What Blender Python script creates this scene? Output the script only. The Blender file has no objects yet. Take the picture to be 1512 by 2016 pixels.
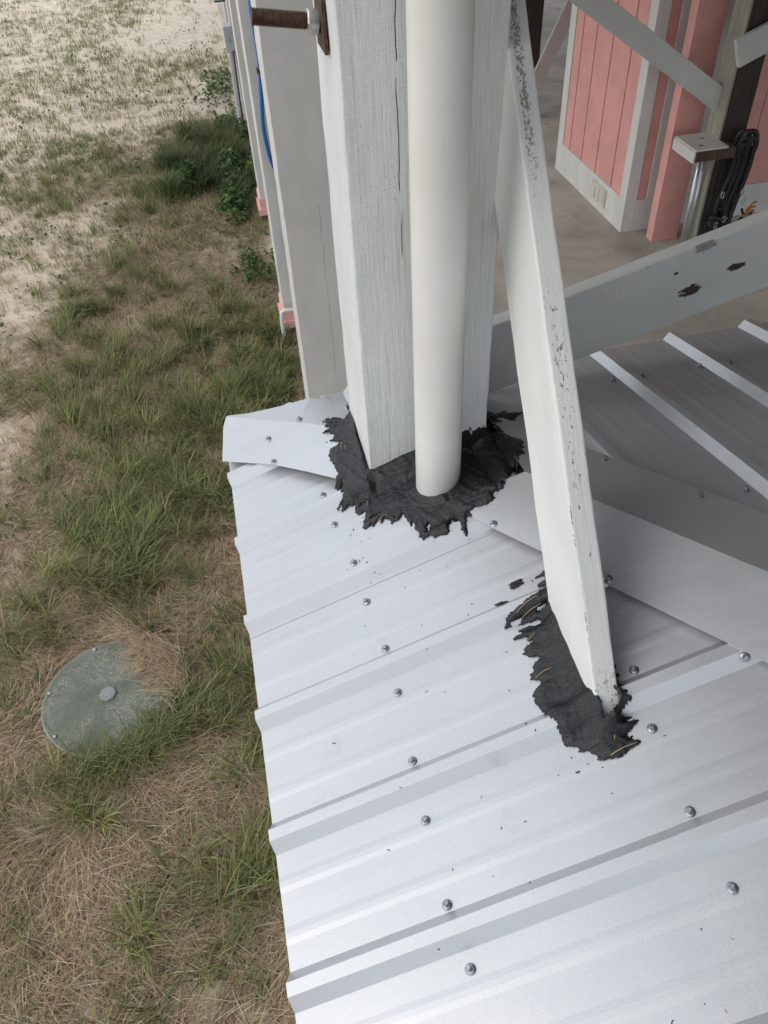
import bpy, bmesh, math, random
import numpy as np
from mathutils import Vector, Matrix, noise
from mathutils.bvhtree import BVHTree

random.seed(7)
rng = np.random.default_rng(7)
scene = bpy.context.scene
COL = scene.collection

# ------------------------------------------------------------------ camera
cam_data = bpy.data.cameras.new('camera')
cam = bpy.data.objects.new('camera', cam_data)
COL.objects.link(cam)
R_ = ((0.9756827, -0.1812451, 0.1232618), (-0.2146103, -0.6756108, 0.7053315), (-0.0445609, -0.7146330, -0.6980788))
cam.matrix_world = Matrix(((R_[0][0], -R_[0][1], -R_[0][2], 0.0),
                           (R_[1][0], -R_[1][1], -R_[1][2], 0.0),
                           (R_[2][0], -R_[2][1], -R_[2][2], 3.2),
                           (0, 0, 0, 1)))
cam_data.sensor_fit = 'VERTICAL'
cam_data.sensor_height = 24.0
cam_data.lens = 24.0 * 1547.23 / 2016.0
cam_data.clip_start = 0.02
cam_data.clip_end = 900.0
scene.camera = cam
scene.render.resolution_x = 768
scene.render.resolution_y = 1024

# ------------------------------------------------------------------ sky, sun, exposure
SUN_EL, SUN_AZ = math.radians(40), math.radians(-95)     # azimuth from +y towards +x
world = bpy.data.worlds.new('World')
scene.world = world
world.use_nodes = True
wn = world.node_tree
wn.nodes.clear()
sky = wn.nodes.new('ShaderNodeTexSky')
sky.sky_type = 'NISHITA'
sky.sun_disc = False
sky.sun_elevation = SUN_EL
sky.sun_rotation = SUN_AZ
sky.dust_density = 1.5
sky.ozone_density = 1.0
hs = wn.nodes.new('ShaderNodeHueSaturation')
hs.inputs['Saturation'].default_value = 0.22
bgn = wn.nodes.new('ShaderNodeBackground')
bgn.inputs['Strength'].default_value = 0.15
wo = wn.nodes.new('ShaderNodeOutputWorld')
wn.links.new(sky.outputs[0], hs.inputs['Color'])
veil = wn.nodes.new('ShaderNodeMix'); veil.data_type = 'RGBA'      # even high cloud over the clear sky
veil.inputs[0].default_value = 0.85
veil.inputs[7].default_value = (5.2, 5.55, 6.1, 1)
wn.links.new(hs.outputs[0], veil.inputs[6])
wn.links.new(veil.outputs[2], bgn.inputs['Color'])
wn.links.new(bgn.outputs[0], wo.inputs['Surface'])

sd = bpy.data.lights.new('sun', 'SUN')
sd.energy = 0.7
sd.angle = math.radians(40)
sd.color = (1.0, 0.93, 0.82)
sun = bpy.data.objects.new('sun', sd)
COL.objects.link(sun)
sdir = Vector((math.sin(SUN_AZ) * math.cos(SUN_EL), math.cos(SUN_AZ) * math.cos(SUN_EL), math.sin(SUN_EL)))
sun.rotation_euler = sdir.to_track_quat('Z', 'Y').to_euler()
sun.location = sdir * 30

vs = scene.view_settings
vs.view_transform = 'Standard'
vs.look = 'None'
vs.exposure = 0.50
vs.gamma = 1.0
vs.use_curve_mapping = False


# ------------------------------------------------------------------ node helpers
class S:
    """a socket with arithmetic"""
    def __init__(self, m, s): self.m, self.s = m, s
    def _b(self, o, op, rev=False):
        n = self.m.nt.nodes.new('ShaderNodeMath'); n.operation = op
        a, b = (o, self) if rev else (self, o)
        for i, v in enumerate((a, b)):
            if isinstance(v, S): self.m.nt.links.new(v.s, n.inputs[i])
            else: n.inputs[i].default_value = v
        return S(self.m, n.outputs[0])
    def __add__(self, o): return self._b(o, 'ADD')
    def __radd__(self, o): return self._b(o, 'ADD', True)
    def __sub__(self, o): return self._b(o, 'SUBTRACT')
    def __rsub__(self, o): return self._b(o, 'SUBTRACT', True)
    def __mul__(self, o): return self._b(o, 'MULTIPLY')
    def __rmul__(self, o): return self._b(o, 'MULTIPLY', True)
    def max(self, o): return self._b(o, 'MAXIMUM')
    def min(self, o): return self._b(o, 'MINIMUM')
    def pw(self, o): return self._b(o, 'POWER')
    def abs(self):
        n = self.m.nt.nodes.new('ShaderNodeMath'); n.operation = 'ABSOLUTE'
        self.m.nt.links.new(self.s, n.inputs[0]); return S(self.m, n.outputs[0])
    def step(self, a, b, lo=0.0, hi=1.0):
        n = self.m.nt.nodes.new('ShaderNodeMapRange'); n.interpolation_type = 'SMOOTHSTEP'
        self.m.nt.links.new(self.s, n.inputs['Value'])
        if a > b: a, b, lo, hi = b, a, hi, lo
        n.inputs['From Min'].default_value = a; n.inputs['From Max'].default_value = b
        n.inputs['To Min'].default_value = lo; n.inputs['To Max'].default_value = hi
        return S(self.m, n.outputs[0])


class Mat:
    def __init__(self, name):
        self.mat = bpy.data.materials.new(name); self.mat.use_nodes = True
        self.nt = self.mat.node_tree
        self.bs = self.nt.nodes['Principled BSDF']
        self.tc = self.nt.nodes.new('ShaderNodeTexCoord')
    def coord(self, kind='Object', scale=(1, 1, 1), rot=(0, 0, 0), loc=(0, 0, 0)):
        n = self.nt.nodes.new('ShaderNodeMapping')
        n.inputs['Scale'].default_value = scale; n.inputs['Rotation'].default_value = rot; n.inputs['Location'].default_value = loc
        self.nt.links.new(self.tc.outputs[kind], n.inputs['Vector'])
        return n.outputs[0]
    def geo(self, scale=(1, 1, 1)):
        g = self.nt.nodes.new('ShaderNodeNewGeometry')
        n = self.nt.nodes.new('ShaderNodeMapping'); n.inputs['Scale'].default_value = scale
        self.nt.links.new(g.outputs['Position'], n.inputs['Vector'])
        return n.outputs[0]
    def xyz(self, vec):
        n = self.nt.nodes.new('ShaderNodeSeparateXYZ'); self.nt.links.new(vec, n.inputs[0])
        return [S(self, n.outputs[i]) for i in range(3)]
    def noise(self, vec, scale, detail=3.0, rough=0.55, dist=0.0):
        n = self.nt.nodes.new('ShaderNodeTexNoise')
        self.nt.links.new(vec, n.inputs['Vector'])
        n.inputs['Scale'].default_value = scale; n.inputs['Detail'].default_value = detail
        n.inputs['Roughness'].default_value = rough; n.inputs['Distortion'].default_value = dist
        return S(self, n.outputs[0])
    def voro(self, vec, scale, feature='F1', out='Distance', rand=1.0):
        n = self.nt.nodes.new('ShaderNodeTexVoronoi'); n.feature = feature
        self.nt.links.new(vec, n.inputs['Vector']); n.inputs['Scale'].default_value = scale
        n.inputs['Randomness'].default_value = rand
        return S(self, n.outputs[out])
    def mix(self, fac, a, b):
        n = self.nt.nodes.new('ShaderNodeMix'); n.data_type = 'RGBA'
        for k, v in (('Factor', fac), ('A', a), ('B', b)):
            i = [s for s in n.inputs if s.name == k and (s.type == 'RGBA' or k == 'Factor' and s.type == 'VALUE')][0]
            if isinstance(v, S): self.nt.links.new(v.s, i)
            elif k == 'Factor': i.default_value = v
            else: i.default_value = (*v, 1)
        return S(self, [o for o in n.outputs if o.type == 'RGBA'][0])
    def attr(self, name):
        n = self.nt.nodes.new('ShaderNodeAttribute'); n.attribute_name = name
        return S(self, n.outputs['Color'])
    def set(self, **kw):
        names = dict(color='Base Color', rough='Roughness', metal='Metallic', spec='Specular IOR Level', coat='Coat Weight')
        for k, v in kw.items():
            i = self.bs.inputs[names[k]]
            if isinstance(v, S): self.nt.links.new(v.s, i)
            elif k == 'color': i.default_value = (*v, 1)
            else: i.default_value = v
        return self
    def bump(self, h, dist=0.002, strength=1.0):
        n = self.nt.nodes.new('ShaderNodeBump')
        n.inputs['Distance'].default_value = dist; n.inputs['Strength'].default_value = strength
        self.nt.links.new(h.s, n.inputs['Height']); self.nt.links.new(n.outputs[0], self.bs.inputs['Normal'])
        return self


def simple(name, color, rough=0.6, metal=0.0, spec=0.5, var=0.12, scale=8.0, bump=0.0):
    m = Mat(name)
    n = m.noise(m.coord(), scale, 5)
    lo = tuple(c * (1 - var) for c in color); hi = tuple(min(1, c * (1 + var)) for c in color)
    m.set(color=m.mix(n.step(.3, .7), lo, hi), rough=rough, metal=metal, spec=spec)
    if bump: m.bump(m.noise(m.coord(), scale * 12, 3), bump)
    return m.mat


# ------------------------------------------------------------------ materials
def mat_galv(name='galvalume_steel', base=.575):
    m = Mat(name)
    w = m.geo()
    sp = m.noise(w, 650, 2, .8)
    cloud = m.noise(w, 4, 5, .6)
    streak = m.noise(m.geo((.6, 7, .6)), 3.2, 5, .6)
    smudge = m.noise(w, 11, 5, .65).step(.60, .78)
    dust = m.noise(m.geo((1, 1, 1)), 130, 3, .7).step(.66, .74)
    v = (sp.step(.3, .7, -.26, .26) + cloud.step(.3, .7, -.04, .04) + streak.step(.3, .7, -.06, .06))
    c = m.mix((v + .5).min(1).max(0), (base * .80, base * .815, base * .84), (base * 1.16, base * 1.18, base * 1.21))
    c = m.mix(smudge * .18, c, (base * .64, base * .62, base * .58))
    c = m.mix(dust * .10, c, (base * .5, base * .48, base * .44))
    m.set(color=c, metal=.60, rough=(sp.step(.3, .7, .36, .46) + streak.step(.3, .7, -.02, .03) + smudge * .10), spec=.5)
    m.bump(m.noise(w, 450, 2, .7), .0003, .4)
    return m.mat


def mat_paint(name, base=(.72, .735, .72), grain=1.0, chip=0.0, mildew=.5, crack=None, chipcol=(.17, .10, .06), streak=True, worn=False, knots=None, smear=None):
    """old white paint on sawn timber; local z runs along the grain"""
    m = Mat(name)
    o = m.coord()
    x, y, z = m.xyz(o)
    g1 = m.noise(m.coord(scale=(1, 1, .035)), 190, 4, .6)
    g2 = m.noise(m.coord(scale=(1, 1, .25)), 60, 4, .65)
    saw = m.noise(m.coord(scale=(.12, .12, 1)), 420, 2, .6)
    blotch = m.noise(m.coord(scale=(1, 1, .35)), 7, 5, .6)
    col = m.mix(blotch.step(.32, .68), tuple(c * .9 for c in base), base)
    col = m.mix(g1.step(.52, .78) * .35 * grain, col, tuple(c * .72 for c in base))
    sp = m.noise(m.coord(scale=(1, 1, .5)), 330, 2, .6).step(.66, .74) * m.noise(m.coord(scale=(1, 1, .3)), 12, 3).step(.54, .66)
    col = m.mix(sp * mildew, col, (.13, .14, .12))
    dirt = m.noise(m.coord(scale=(1, 1, .12)), 22, 4).step(.56, .8) * .35 * mildew
    col = m.mix(dirt, col, (.36, .37, .31))
    h = g1 * .5 + g2 * .55 + saw * .35
    if crack:
        for cx, z0, z1, wd in crack:
            wob = m.noise(m.coord(scale=(0, 0, 1)), 6, 3) - .5
            dx = (x - cx + wob * .02).abs()
            gap = m.noise(m.coord(scale=(0, 0, 1)), 11, 2).step(.40, .46)
            k = dx.step(wd, wd * .35) * z.step(z0 - .01, z0 + .01) * z.step(z1 + .01, z1 - .01) * gap
            col = m.mix(k, col, (.035, .035, .03)); h = h - k * 1.5
    if chip:
        cn = m.noise(m.coord(scale=(1, 1, .45)), 95, 4, .7)
        zone = m.noise(m.coord(scale=(1, 1, .4)), 6, 2)
        k = (cn + zone * .5).step(1.02 - chip, 1.03 - chip)
        col = m.mix(k, col, chipcol); h = h - k * .9
    if worn:            # flaked paint: upper edge face and its left arris (local x=+, y=+)
        front = y.step(.0805, .0825)
        gr = m.noise(m.coord(scale=(1, 1, .6)), 300, 3, .7)
        lo = m.noise(m.coord(scale=(1, 1, .25)), 30, 3, .6)
        z1 = z.step(.42, .60) * z.step(.86, .80) * (x - .003).abs().step(.013, .003)
        k1 = (gr + z1 * .20 + lo * .12).step(.73, .80) * front * z1.step(.02, .1)
        z2 = z.step(-.12, .05) * z.step(.45, .30) * (x - .003).abs().step(.017, .004)
        k2 = (m.noise(m.coord(scale=(1, 1, .45)), 170, 4, .7) + z2 * .08 + lo * .28).step(.815, .83) * front * z2.step(.02, .1)
        d = ((x - .0199).abs()).max((y - .0841).abs())
        en = m.noise(m.coord(scale=(1, 1, .12)), 70, 4, .7)
        low = z.step(.22, -.02)
        k3 = (en * .6 + gr * .4 + low * .13 - d * 60).step(.50, .54) * d.step(.010, .004)
        k4 = z.step(-.24, -.29) * m.noise(o, 130, 3, .7).step(.56, .6) * front
        col = m.mix(k1, col, m.mix(gr.step(.4, .7), (.15, .125, .10), (.36, .32, .27)))
        col = m.mix(k2, col, (.17, .105, .07))
        col = m.mix(k3, col, m.mix(lo.step(.35, .6), (.36, .28, .18), (.22, .155, .10)))
        col = m.mix(k4, col, (.10, .08, .06))
        h = h - k1 * .8 - k2 * .8 - k3 * .8
    if knots:
        for kx, ky, kz, rx, rz, kc in knots:
            wb = m.noise(m.coord(scale=(1, 1, .5)), 85, 5, .75)
            dd = (((x - kx) * (1 / rx)).pw(2) + ((z - kz) * (1 / rz)).pw(2) + (y - ky).abs().step(.004, .01) * 9).pw(.5) + (wb - .5) * 3.2
            k = dd.step(1.0, .86)
            col = m.mix(k, col, kc); h = h - k * 1.2
    if smear:
        sn = m.noise(m.coord(scale=(1, 1, .6)), 75, 5, .7)
        for sx0, sx1, zc, zh in smear:
            mk = x.step(sx0 - .008, sx0 + .008) * x.step(sx1 + .008, sx1 - .008)
            k = (sn - (z - zc) * (1 / zh)).step(.50, .53) * mk * y.step(-.118, -.121)
            col = m.mix(k, col, (.014, .015, .017))
    m.set(color=col, rough=.62, spec=.35)
    m.bump(h, .0022 * grain, .8)
    return m.mat


def mat_tar():
    m = Mat('black_roof_cement')
    w = m.geo()
    n1 = m.noise(w, 40, 5, .6); n2 = m.noise(m.geo((.35, 1, 1)), 190, 4, .65); n3 = m.noise(w, 700, 2, .6)
    m.set(color=m.mix(n2.step(.35, .7), (.005, .0055, .007), (.017, .018, .021)), rough=n1.step(.35, .65, .30, .50), spec=.55)
    m.bump(n1 * .6 + n2 * .7 + n3 * .12, .0045, .9)
    return m.mat


def mat_leaf(name):
    m = Mat(name)
    c = m.attr('col')
    m.set(color=c, rough=.55, spec=.3)
    tr = m.nt.nodes.new('ShaderNodeBsdfTranslucent')
    m.nt.links.new(c.s, tr.inputs['Color'])
    ms = m.nt.nodes.new('ShaderNodeMixShader'); ms.inputs[0].default_value = .28
    out = m.nt.nodes['Material Output']
    m.nt.links.new(m.bs.outputs[0], ms.inputs[1]); m.nt.links.new(tr.outputs[0], ms.inputs[2])
    m.nt.links.new(ms.outputs[0], out.inputs['Surface'])
    return m.mat


def mat_ground():
    m = Mat('sandy_soil')
    w = m.geo()
    th = m.attr('thatch')
    thx = m.xyz(th.s)[0]
    n = m.noise(w, 9, 6, .65); f = m.noise(w, 160, 4, .7)
    sand = m.mix(n.step(.3, .7), (.60, .51, .405), (.78, .69, .575))
    sand = m.mix(f.step(.55, .75) * .35, sand, (.26, .20, .14))
    soil = m.mix(m.noise(w, 35, 5, .7).step(.35, .7), (.18, .14, .10), (.40, .32, .23))
    k = (thx + (m.noise(w, 5, 6, .75) - .5) * 1.3).step(.30, .75)
    m.set(color=m.mix(k, sand, soil), rough=.95, spec=.1)
    m.bump(m.noise(w, 60, 6, .7), .012, .8)
    return m.mat


def mat_concrete(name='concrete', base=(.44, .405, .355)):
    m = Mat(name)
    w = m.geo()
    big = m.noise(w, .9, 5, .65, .4); mid = m.noise(w, 5, 6, .65); fine = m.noise(w, 70, 4, .7)
    c = m.mix(big.step(.35, .65), tuple(b * .72 for b in base), tuple(b * 1.15 for b in base))
    c = m.mix(mid.step(.55, .75) * .5, c, (.24, .21, .175))
    rust = m.noise(m.geo((1, .5, 1)), 3.1, 4, .6).step(.62, .72) * m.noise(w, 17, 3).step(.45, .6)
    c = m.mix(rust * .55, c, (.26, .13, .06))
    stain = m.noise(w, 1.7, 5, .7).step(.60, .72)
    c = m.mix(stain * .45, c, (.10, .09, .08))
    m.set(color=c, rough=mid.step(.3, .7, .55, .85), spec=.35)
    m.bump(fine, .0015, .6)
    return m.mat


def mat_weathered(name, c0, c1):
    m = Mat(name)
    g = m.noise(m.coord(scale=(1, 1, .03)), 90, 5, .65); b = m.noise(m.coord(scale=(1, 1, .3)), 9, 5)
    c = m.mix(g.step(.35, .7), c0, c1)
    c = m.mix(b.step(.55, .75) * .4, c, tuple(v * .45 for v in c0))
    m.set(color=c, rough=.85, spec=.2); m.bump(g, .004, .9)
    return m.mat


def mat_rust():
    m = Mat('rusty_steel')
    n = m.noise(m.coord(), 120, 5, .7)
    m.set(color=m.mix(n.step(.3, .7), (.045, .025, .02), (.13, .075, .055)), rough=.75, metal=.35, spec=.4)
    m.bump(n, .001, .6)
    return m.mat


def mat_lid():
    m = Mat('green_lid_plastic')
    o = m.coord()
    x, y, z = m.xyz(o)
    r = ((x * x) + (y * y)).pw(.5)
    ch = m.nt.nodes.new('ShaderNodeTexBrick')
    ch.inputs['Scale'].default_value = 22; ch.inputs['Mortar Size'].default_value = .055; ch.inputs['Bias'].default_value = -.1
    ch.inputs['Color1'].default_value = (1, 1, 1, 1); ch.inputs['Color2'].default_value = (.3, .3, .3, 1); ch.inputs['Mortar'].default_value = (0, 0, 0, 1)
    m.nt.links.new(m.coord(rot=(0, 0, .7)), ch.inputs['Vector'])
    br = m.xyz(ch.outputs['Color'])[0]
    inner = r.step(.275, .262)
    n = m.noise(o, 9, 5, .65); n2 = m.noise(o, 90, 4, .7)
    c = m.mix(n.step(.35, .7), (.145, .168, .135), (.205, .225, .185))
    c = m.mix(br.step(.4, .95) * inner * m.noise(o, 7, 4, .6).step(.38, .62) * .75, c, (.40, .41, .38))
    c = m.mix(m.noise(o, 5, 4).step(.6, .75) * .5, c, (.30, .25, .19))
    c = m.mix(r.step(.296, .306), c, (.30, .32, .285))
    m.set(color=c, rough=.85, spec=.15)
    m.bump(br * inner + n2 * .3, .004, .8)
    return m.mat


M = {}
M['galv'] = mat_galv()
M['post'] = mat_paint('white_painted_post', (.70, .715, .70), 2.1, mildew=.9, crack=[(-.045, 2.50, 3.6, .0010), (-.012, 2.15, 2.62, .0008)], smear=[(.05, .14, 2.075, .075), (-.14, .05, 2.0, .045)])
M['post_far'] = mat_paint('greyish_painted_post', (.62, .605, .57), .5, mildew=.25, crack=[(.03, .9, 1.75, .0007)])
M['brace'] = mat_paint('white_painted_brace', (.73, .735, .71), .8, mildew=.5, worn=True)
M['beam'] = mat_paint('white_painted_board', (.60, .605, .575), .6, mildew=.45, chip=.06,
                      knots=[(.0, .02, .715, .010, .022, (.05, .035, .03)), (-.018, .02, .60, .013, .026, (.05, .035, .03)), (.045, .02, .565, .004, .006, (.05, .04, .03)), (.092, .02, .64, .020, .026, (.27, .265, .24))])
M['board'] = mat_paint('grey_white_painted_board', (.58, .58, .55), .5, mildew=.3)
M['trim'] = mat_paint('white_painted_trim', (.66, .655, .62), .25, mildew=.12)
M['pvc'] = simple('white_pvc', (.70, .685, .645), .36, spec=.5, var=.03, scale=5)
def mat_vent_pipe():
    m = Mat('old_white_pvc')
    w = m.geo(); x, y, z = m.xyz(w)
    c = m.mix(m.noise(w, 6, 5, .6).step(.3, .7), (.66, .645, .60), (.72, .71, .67))
    c = m.mix(m.noise(m.geo((1, 1, .15)), 40, 4, .65).step(.58, .8) * .30, c, (.46, .45, .41))
    sc = m.noise(m.geo((1, 1, .3)), 160, 3, .7).step(.70, .74) * m.noise(w, 14, 3).step(.55, .62)
    c = m.mix(sc * .6, c, (.36, .35, .32))
    k = (m.noise(w, 75, 5, .7) - (z - 2.085) * 11 + (x - .352) * 7).step(.52, .55) * z.step(2.16, 2.14)
    c = m.mix(k, c, (.014, .015, .017))
    m.set(color=c, rough=.38, spec=.5)
    m.bump(m.noise(w, 90, 3) * .3 + sc, .0006, .5)
    return m.mat
M['pipe'] = mat_vent_pipe()
M['tar'] = mat_tar()
M['pink'] = simple('pink_painted_siding', (.70, .345, .305), .6, var=.07, scale=5, bump=.0006)
M['pinkb'] = simple('pink_painted_trim', (.72, .40, .36), .6, var=.07, scale=6)
M['concrete'] = mat_concrete()
M['ground'] = mat_ground()
M['leaf'] = mat_leaf('grass_blades')
M['dark_wood'] = mat_weathered('dark_weathered_timber', (.040, .034, .028), (.075, .065, .055))
M['pale_wood'] = mat_weathered('pale_weathered_timber', (.24, .24, .19), (.36, .35, .29))
M['rust'] = mat_rust()
M['zinc'] = simple('zinc_plated_steel', (.44, .44, .42), .42, metal=.9, var=.25, scale=60)
M['screw'] = simple('galvanised_screw', (.36, .37, .39), .42, metal=.9, var=.3, scale=300)
M['conduit'] = simple('galvanised_conduit', (.55, .57, .60), .35, metal=.9, var=.1, scale=20)
M['blue'] = simple('blue_plastic_pipe', (.012, .12, .38), .4, var=.08)
M['greybox'] = simple('grey_painted_metal', (.42, .43, .45), .5, var=.06)
M['black'] = simple('black_webbing', (.010, .010, .011), .6, var=.3, scale=60)
M['black_cable'] = simple('black_cable', (.02, .02, .022), .5)
M['lid'] = mat_lid()
M['lidknob'] = simple('grey_plastic_cap', (.26, .27, .26), .6, var=.1, scale=60)
M['dry'] = simple('dry_straw', (.50, .36, .19), .7, var=.25, scale=40)
M['joist'] = mat_weathered('raw_floor_timber', (.20, .155, .11), (.31, .25, .18))
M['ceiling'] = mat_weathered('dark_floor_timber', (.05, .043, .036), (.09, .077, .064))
M['brown'] = mat_weathered('brown_stained_block', (.07, .045, .036), (.11, .07, .055))
M['blockwhite'] = mat_paint('chalky_white_block', (.62, .60, .56), .5, mildew=.3)
M['orange'] = simple('orange_strap', (.42, .15, .03), .6)
M['vent'] = simple('beige_vent_plastic', (.60, .57, .49), .5, var=.05)


# ------------------------------------------------------------------ object helpers
def link(name, mesh, mat=None, parent=None):
    o = bpy.data.objects.new(name, mesh)
    COL.objects.link(o)
    if mat and not mesh.materials: mesh.materials.append(mat)
    if parent:
        o.parent = parent
        o.matrix_parent_inverse = parent.matrix_basis.inverted()
    return o


def empty(name, loc):
    o = bpy.data.objects.new(name, None)
    o.empty_display_size = .1
    o.location = loc
    COL.objects.link(o)
    return o


def tag(o, label=None, cat=None, group=None, kind=None):
    if label: o['label'] = label
    if cat: o['category'] = cat
    if group: o['group'] = group
    if kind: o['kind'] = kind
    return o


def mesh_from(verts, faces, name='mesh', smooth=False):
    me = bpy.data.meshes.new(name)
    me.from_pydata([tuple(v) for v in verts], [], faces)
    if smooth:
        me.polygons.foreach_set('use_smooth', [True] * len(me.polygons))
    me.update()
    return me


def bm_mesh(bm, name='mesh', smooth=False):
    me = bpy.data.meshes.new(name)
    bmesh.ops.recalc_face_normals(bm, faces=bm.faces)
    bm.to_mesh(me); bm.free()
    if smooth: me.polygons.foreach_set('use_smooth', [True] * len(me.polygons))
    return me


def box_mesh(x0, x1, y0, y1, z0, z1, bev=.003):
    bm = bmesh.new()
    bmesh.ops.create_cube(bm, size=1)
    for v in bm.verts:
        v.co = Vector(((x0 + x1) / 2 + v.co.x * (x1 - x0), (y0 + y1) / 2 + v.co.y * (y1 - y0), (z0 + z1) / 2 + v.co.z * (z1 - z0)))
    if bev:
        bmesh.ops.bevel(bm, geom=bm.edges[:], offset=bev, segments=2, affect='EDGES', profile=.6)
    return bm_mesh(bm)


def box(name, x0, x1, y0, y1, z0, z1, mat, parent=None, bev=.003):
    return link(name, box_mesh(x0, x1, y0, y1, z0, z1, bev), mat, parent)


def timber_mesh(w, d, z0, z1, r=.006, jit=.0012, step=.03, seed=0, cut=None):
    """sawn timber along local z, rounded arrises and slightly wavering edges. cut(x,y,z)->z shears the ends"""
    prof = []
    for sx, sy, a0 in ((1, 1, 0), (-1, 1, 90), (-1, -1, 180), (1, -1, 270)):
        for k in range(4):
            a = math.radians(a0 + k * 30)
            prof.append((sx * (w / 2 - r) + r * math.cos(a), sy * (d / 2 - r) + r * math.sin(a)))
    n = max(2, int((z1 - z0) / step))
    vs_, fs = [], []
    m_ = len(prof)
    for i in range(n + 1):
        z = z0 + (z1 - z0) * i / n
        for x, y in prof:
            q = noise.noise_vector(Vector((x * 5 + seed, y * 5, z * 9 + seed))) * jit + noise.noise_vector(Vector((x * 9 + seed, y * 9, z * 45))) * jit * .5
            zz = z
            if cut and i in (0, n): zz = cut(x, y, z)
            vs_.append((x + q.x, y + q.y, zz))
    for i in range(n):
        for k in range(m_):
            a = i * m_ + k; b = i * m_ + (k + 1) % m_
            fs.append((a, b, b + m_, a + m_))
    fs.append(tuple(range(m_))[::-1]); fs.append(tuple(n * m_ + k for k in range(m_)))
    me = mesh_from(vs_, fs)
    return me


def tube_mesh(pts, r, seg=10, cap=True):
    pts = [Vector(p) for p in pts]
    vs_, fs = [], []
    up = Vector((0, 0, 1))
    prev = None
    for i, p in enumerate(pts):
        t = (pts[min(i + 1, len(pts) - 1)] - pts[max(i - 1, 0)]).normalized()
        if prev is None:
            a = t.orthogonal().normalized()
        else:
            a = (prev - t * prev.dot(t)).normalized()
        prev = a
        b = t.cross(a)
        rr = r[i] if isinstance(r, (list, tuple)) else r
        for k in range(seg):
            an = 2 * math.pi * k / seg
            vs_.append(p + (a * math.cos(an) + b * math.sin(an)) * rr)
    for i in range(len(pts) - 1):
        for k in range(seg):
            a = i * seg + k; b = i * seg + (k + 1) % seg
            fs.append((a, b, b + seg, a + seg))
    if cap:
        fs.append(tuple(range(seg))[::-1]); fs.append(tuple((len(pts) - 1) * seg + k for k in range(seg)))
    return mesh_from(vs_, fs, smooth=True)


def catmull(pts, n=8):
    pts = [Vector(p) for p in pts]
    P = [pts[0] * 2 - pts[1]] + pts + [pts[-1] * 2 - pts[-2]]
    out = []
    for i in range(1, len(P) - 2):
        for k in range(n):
            t = k / n
            out.append(.5 * ((2 * P[i]) + (P[i + 1] - P[i - 1]) * t + (2 * P[i - 1] - 5 * P[i] + 4 * P[i + 1] - P[i + 2]) * t * t + (3 * P[i] - P[i - 1] - 3 * P[i + 1] + P[i + 2]) * t ** 3))
    out.append(pts[-1])
    return out


def lathe_mesh(prof, seg=24, hexa=False):
    vs_, fs = [], []
    for r, z in prof:
        for k in range(seg):
            a = 2 * math.pi * k / seg
            vs_.append((r * math.cos(a), r * math.sin(a), z))
    for i in range(len(prof) - 1):
        for k in range(seg):
            a = i * seg + k; b = i * seg + (k + 1) % seg
            fs.append((a, b, b + seg, a + seg))
    fs.append(tuple(range(seg))[::-1]); fs.append(tuple((len(prof) - 1) * seg + k for k in range(seg)))
    return mesh_from(vs_, fs)


def frame_matrix(origin, zdir, ydir):
    z = Vector(zdir).normalized(); y = Vector(ydir); y = (y - z * y.dot(z)).normalized(); x = y.cross(z)
    return Matrix(((x.x, y.x, z.x, origin[0]), (x.y, y.y, z.y, origin[1]), (x.z, y.z, z.z, origin[2]), (0, 0, 0, 1)))


# ================================================================== SETTING: ground, slab
LUSH = [(-.04, 9.3, .45, 1), (.12, 5.11, .38, 1), (-.31, 4.54, .45, .95), (-.67, 3.83, .36, 1), (-.93, 3.42, .34, 1), (-.36, 2.31, .16, .9), (-.56, 2.1, .17, .9),
        (-1.12, 1.92, .26, 1), (-.70, 1.29, .17, 1), (-.38, 1.28, .12, .9), (-.79, .93, .15, .8), (-.04, 4.84, .36, 1), (-1.36, 6.12, .3, .7), (-.92, 6.51, .25, .6),
        (-.49, 13.1, .35, .5), (-.2, 3.7, .3, .8), (-.30, 1.75, .10, .6), (-1.45, 2.7, .25, .5), (-1.0, 4.9, .5, .75), (-.3, 5.6, .4, .7), (-1.7, 9, .6, .35), (-.6, 8.2, .4, .4)]
DRY = [(-.42, 2.92, .26, 1), (-.57, 1.54, .28, 1), (-.80, 2.58, .16, 1), (-1.09, 1.50, .3, .9), (-.11, 6.2, .38, .9), (.1, 7.6, .32, .8), (-1.22, 2.50, .18, .7), (-1.2, 1.15, .25, .8),
       (-.35, .95, .2, .5), (-.5, 7.2, .35, .5), (-1.3, 3.9, .3, .4)]
SAND = [(-.28, 15.1, .9, 1), (-1.56, 3.28, .17, .5), (-1.75, 4.64, .28, .4), (-1.04, .98, .07, .6), (-.60, .98, .09, .75), (-1.85, 7.39, .8, .2), (.06, 11.4, .5, .9), (-1.3, 5.14, .2, .4), (-.38, .82, .06, .7)]


def field(L, x, y, asp=1.5):
    v = np.zeros_like(x)
    for cx, cy, r, a in L:
        v = np.maximum(v, a * np.exp(-(((x - cx) / r) ** 2 + ((y - cy) / (r * asp)) ** 2)))
    return v


_nt = rng.random((256, 256))
def vnoise(x, y, s, ox=0.0):
    u = x * s + 37.1 + ox; v = y * s + 11.7 + ox * 1.7
    i = np.floor(u).astype(int); j = np.floor(v).astype(int); a = u - i; b = v - j
    a = a * a * (3 - 2 * a); b = b * b * (3 - 2 * b)
    g = lambda p, q_: _nt[p % 256, q_ % 256]
    return (g(i, j) * (1 - a) + g(i + 1, j) * a) * (1 - b) + (g(i, j + 1) * (1 - a) + g(i + 1, j + 1) * a) * b


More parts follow.
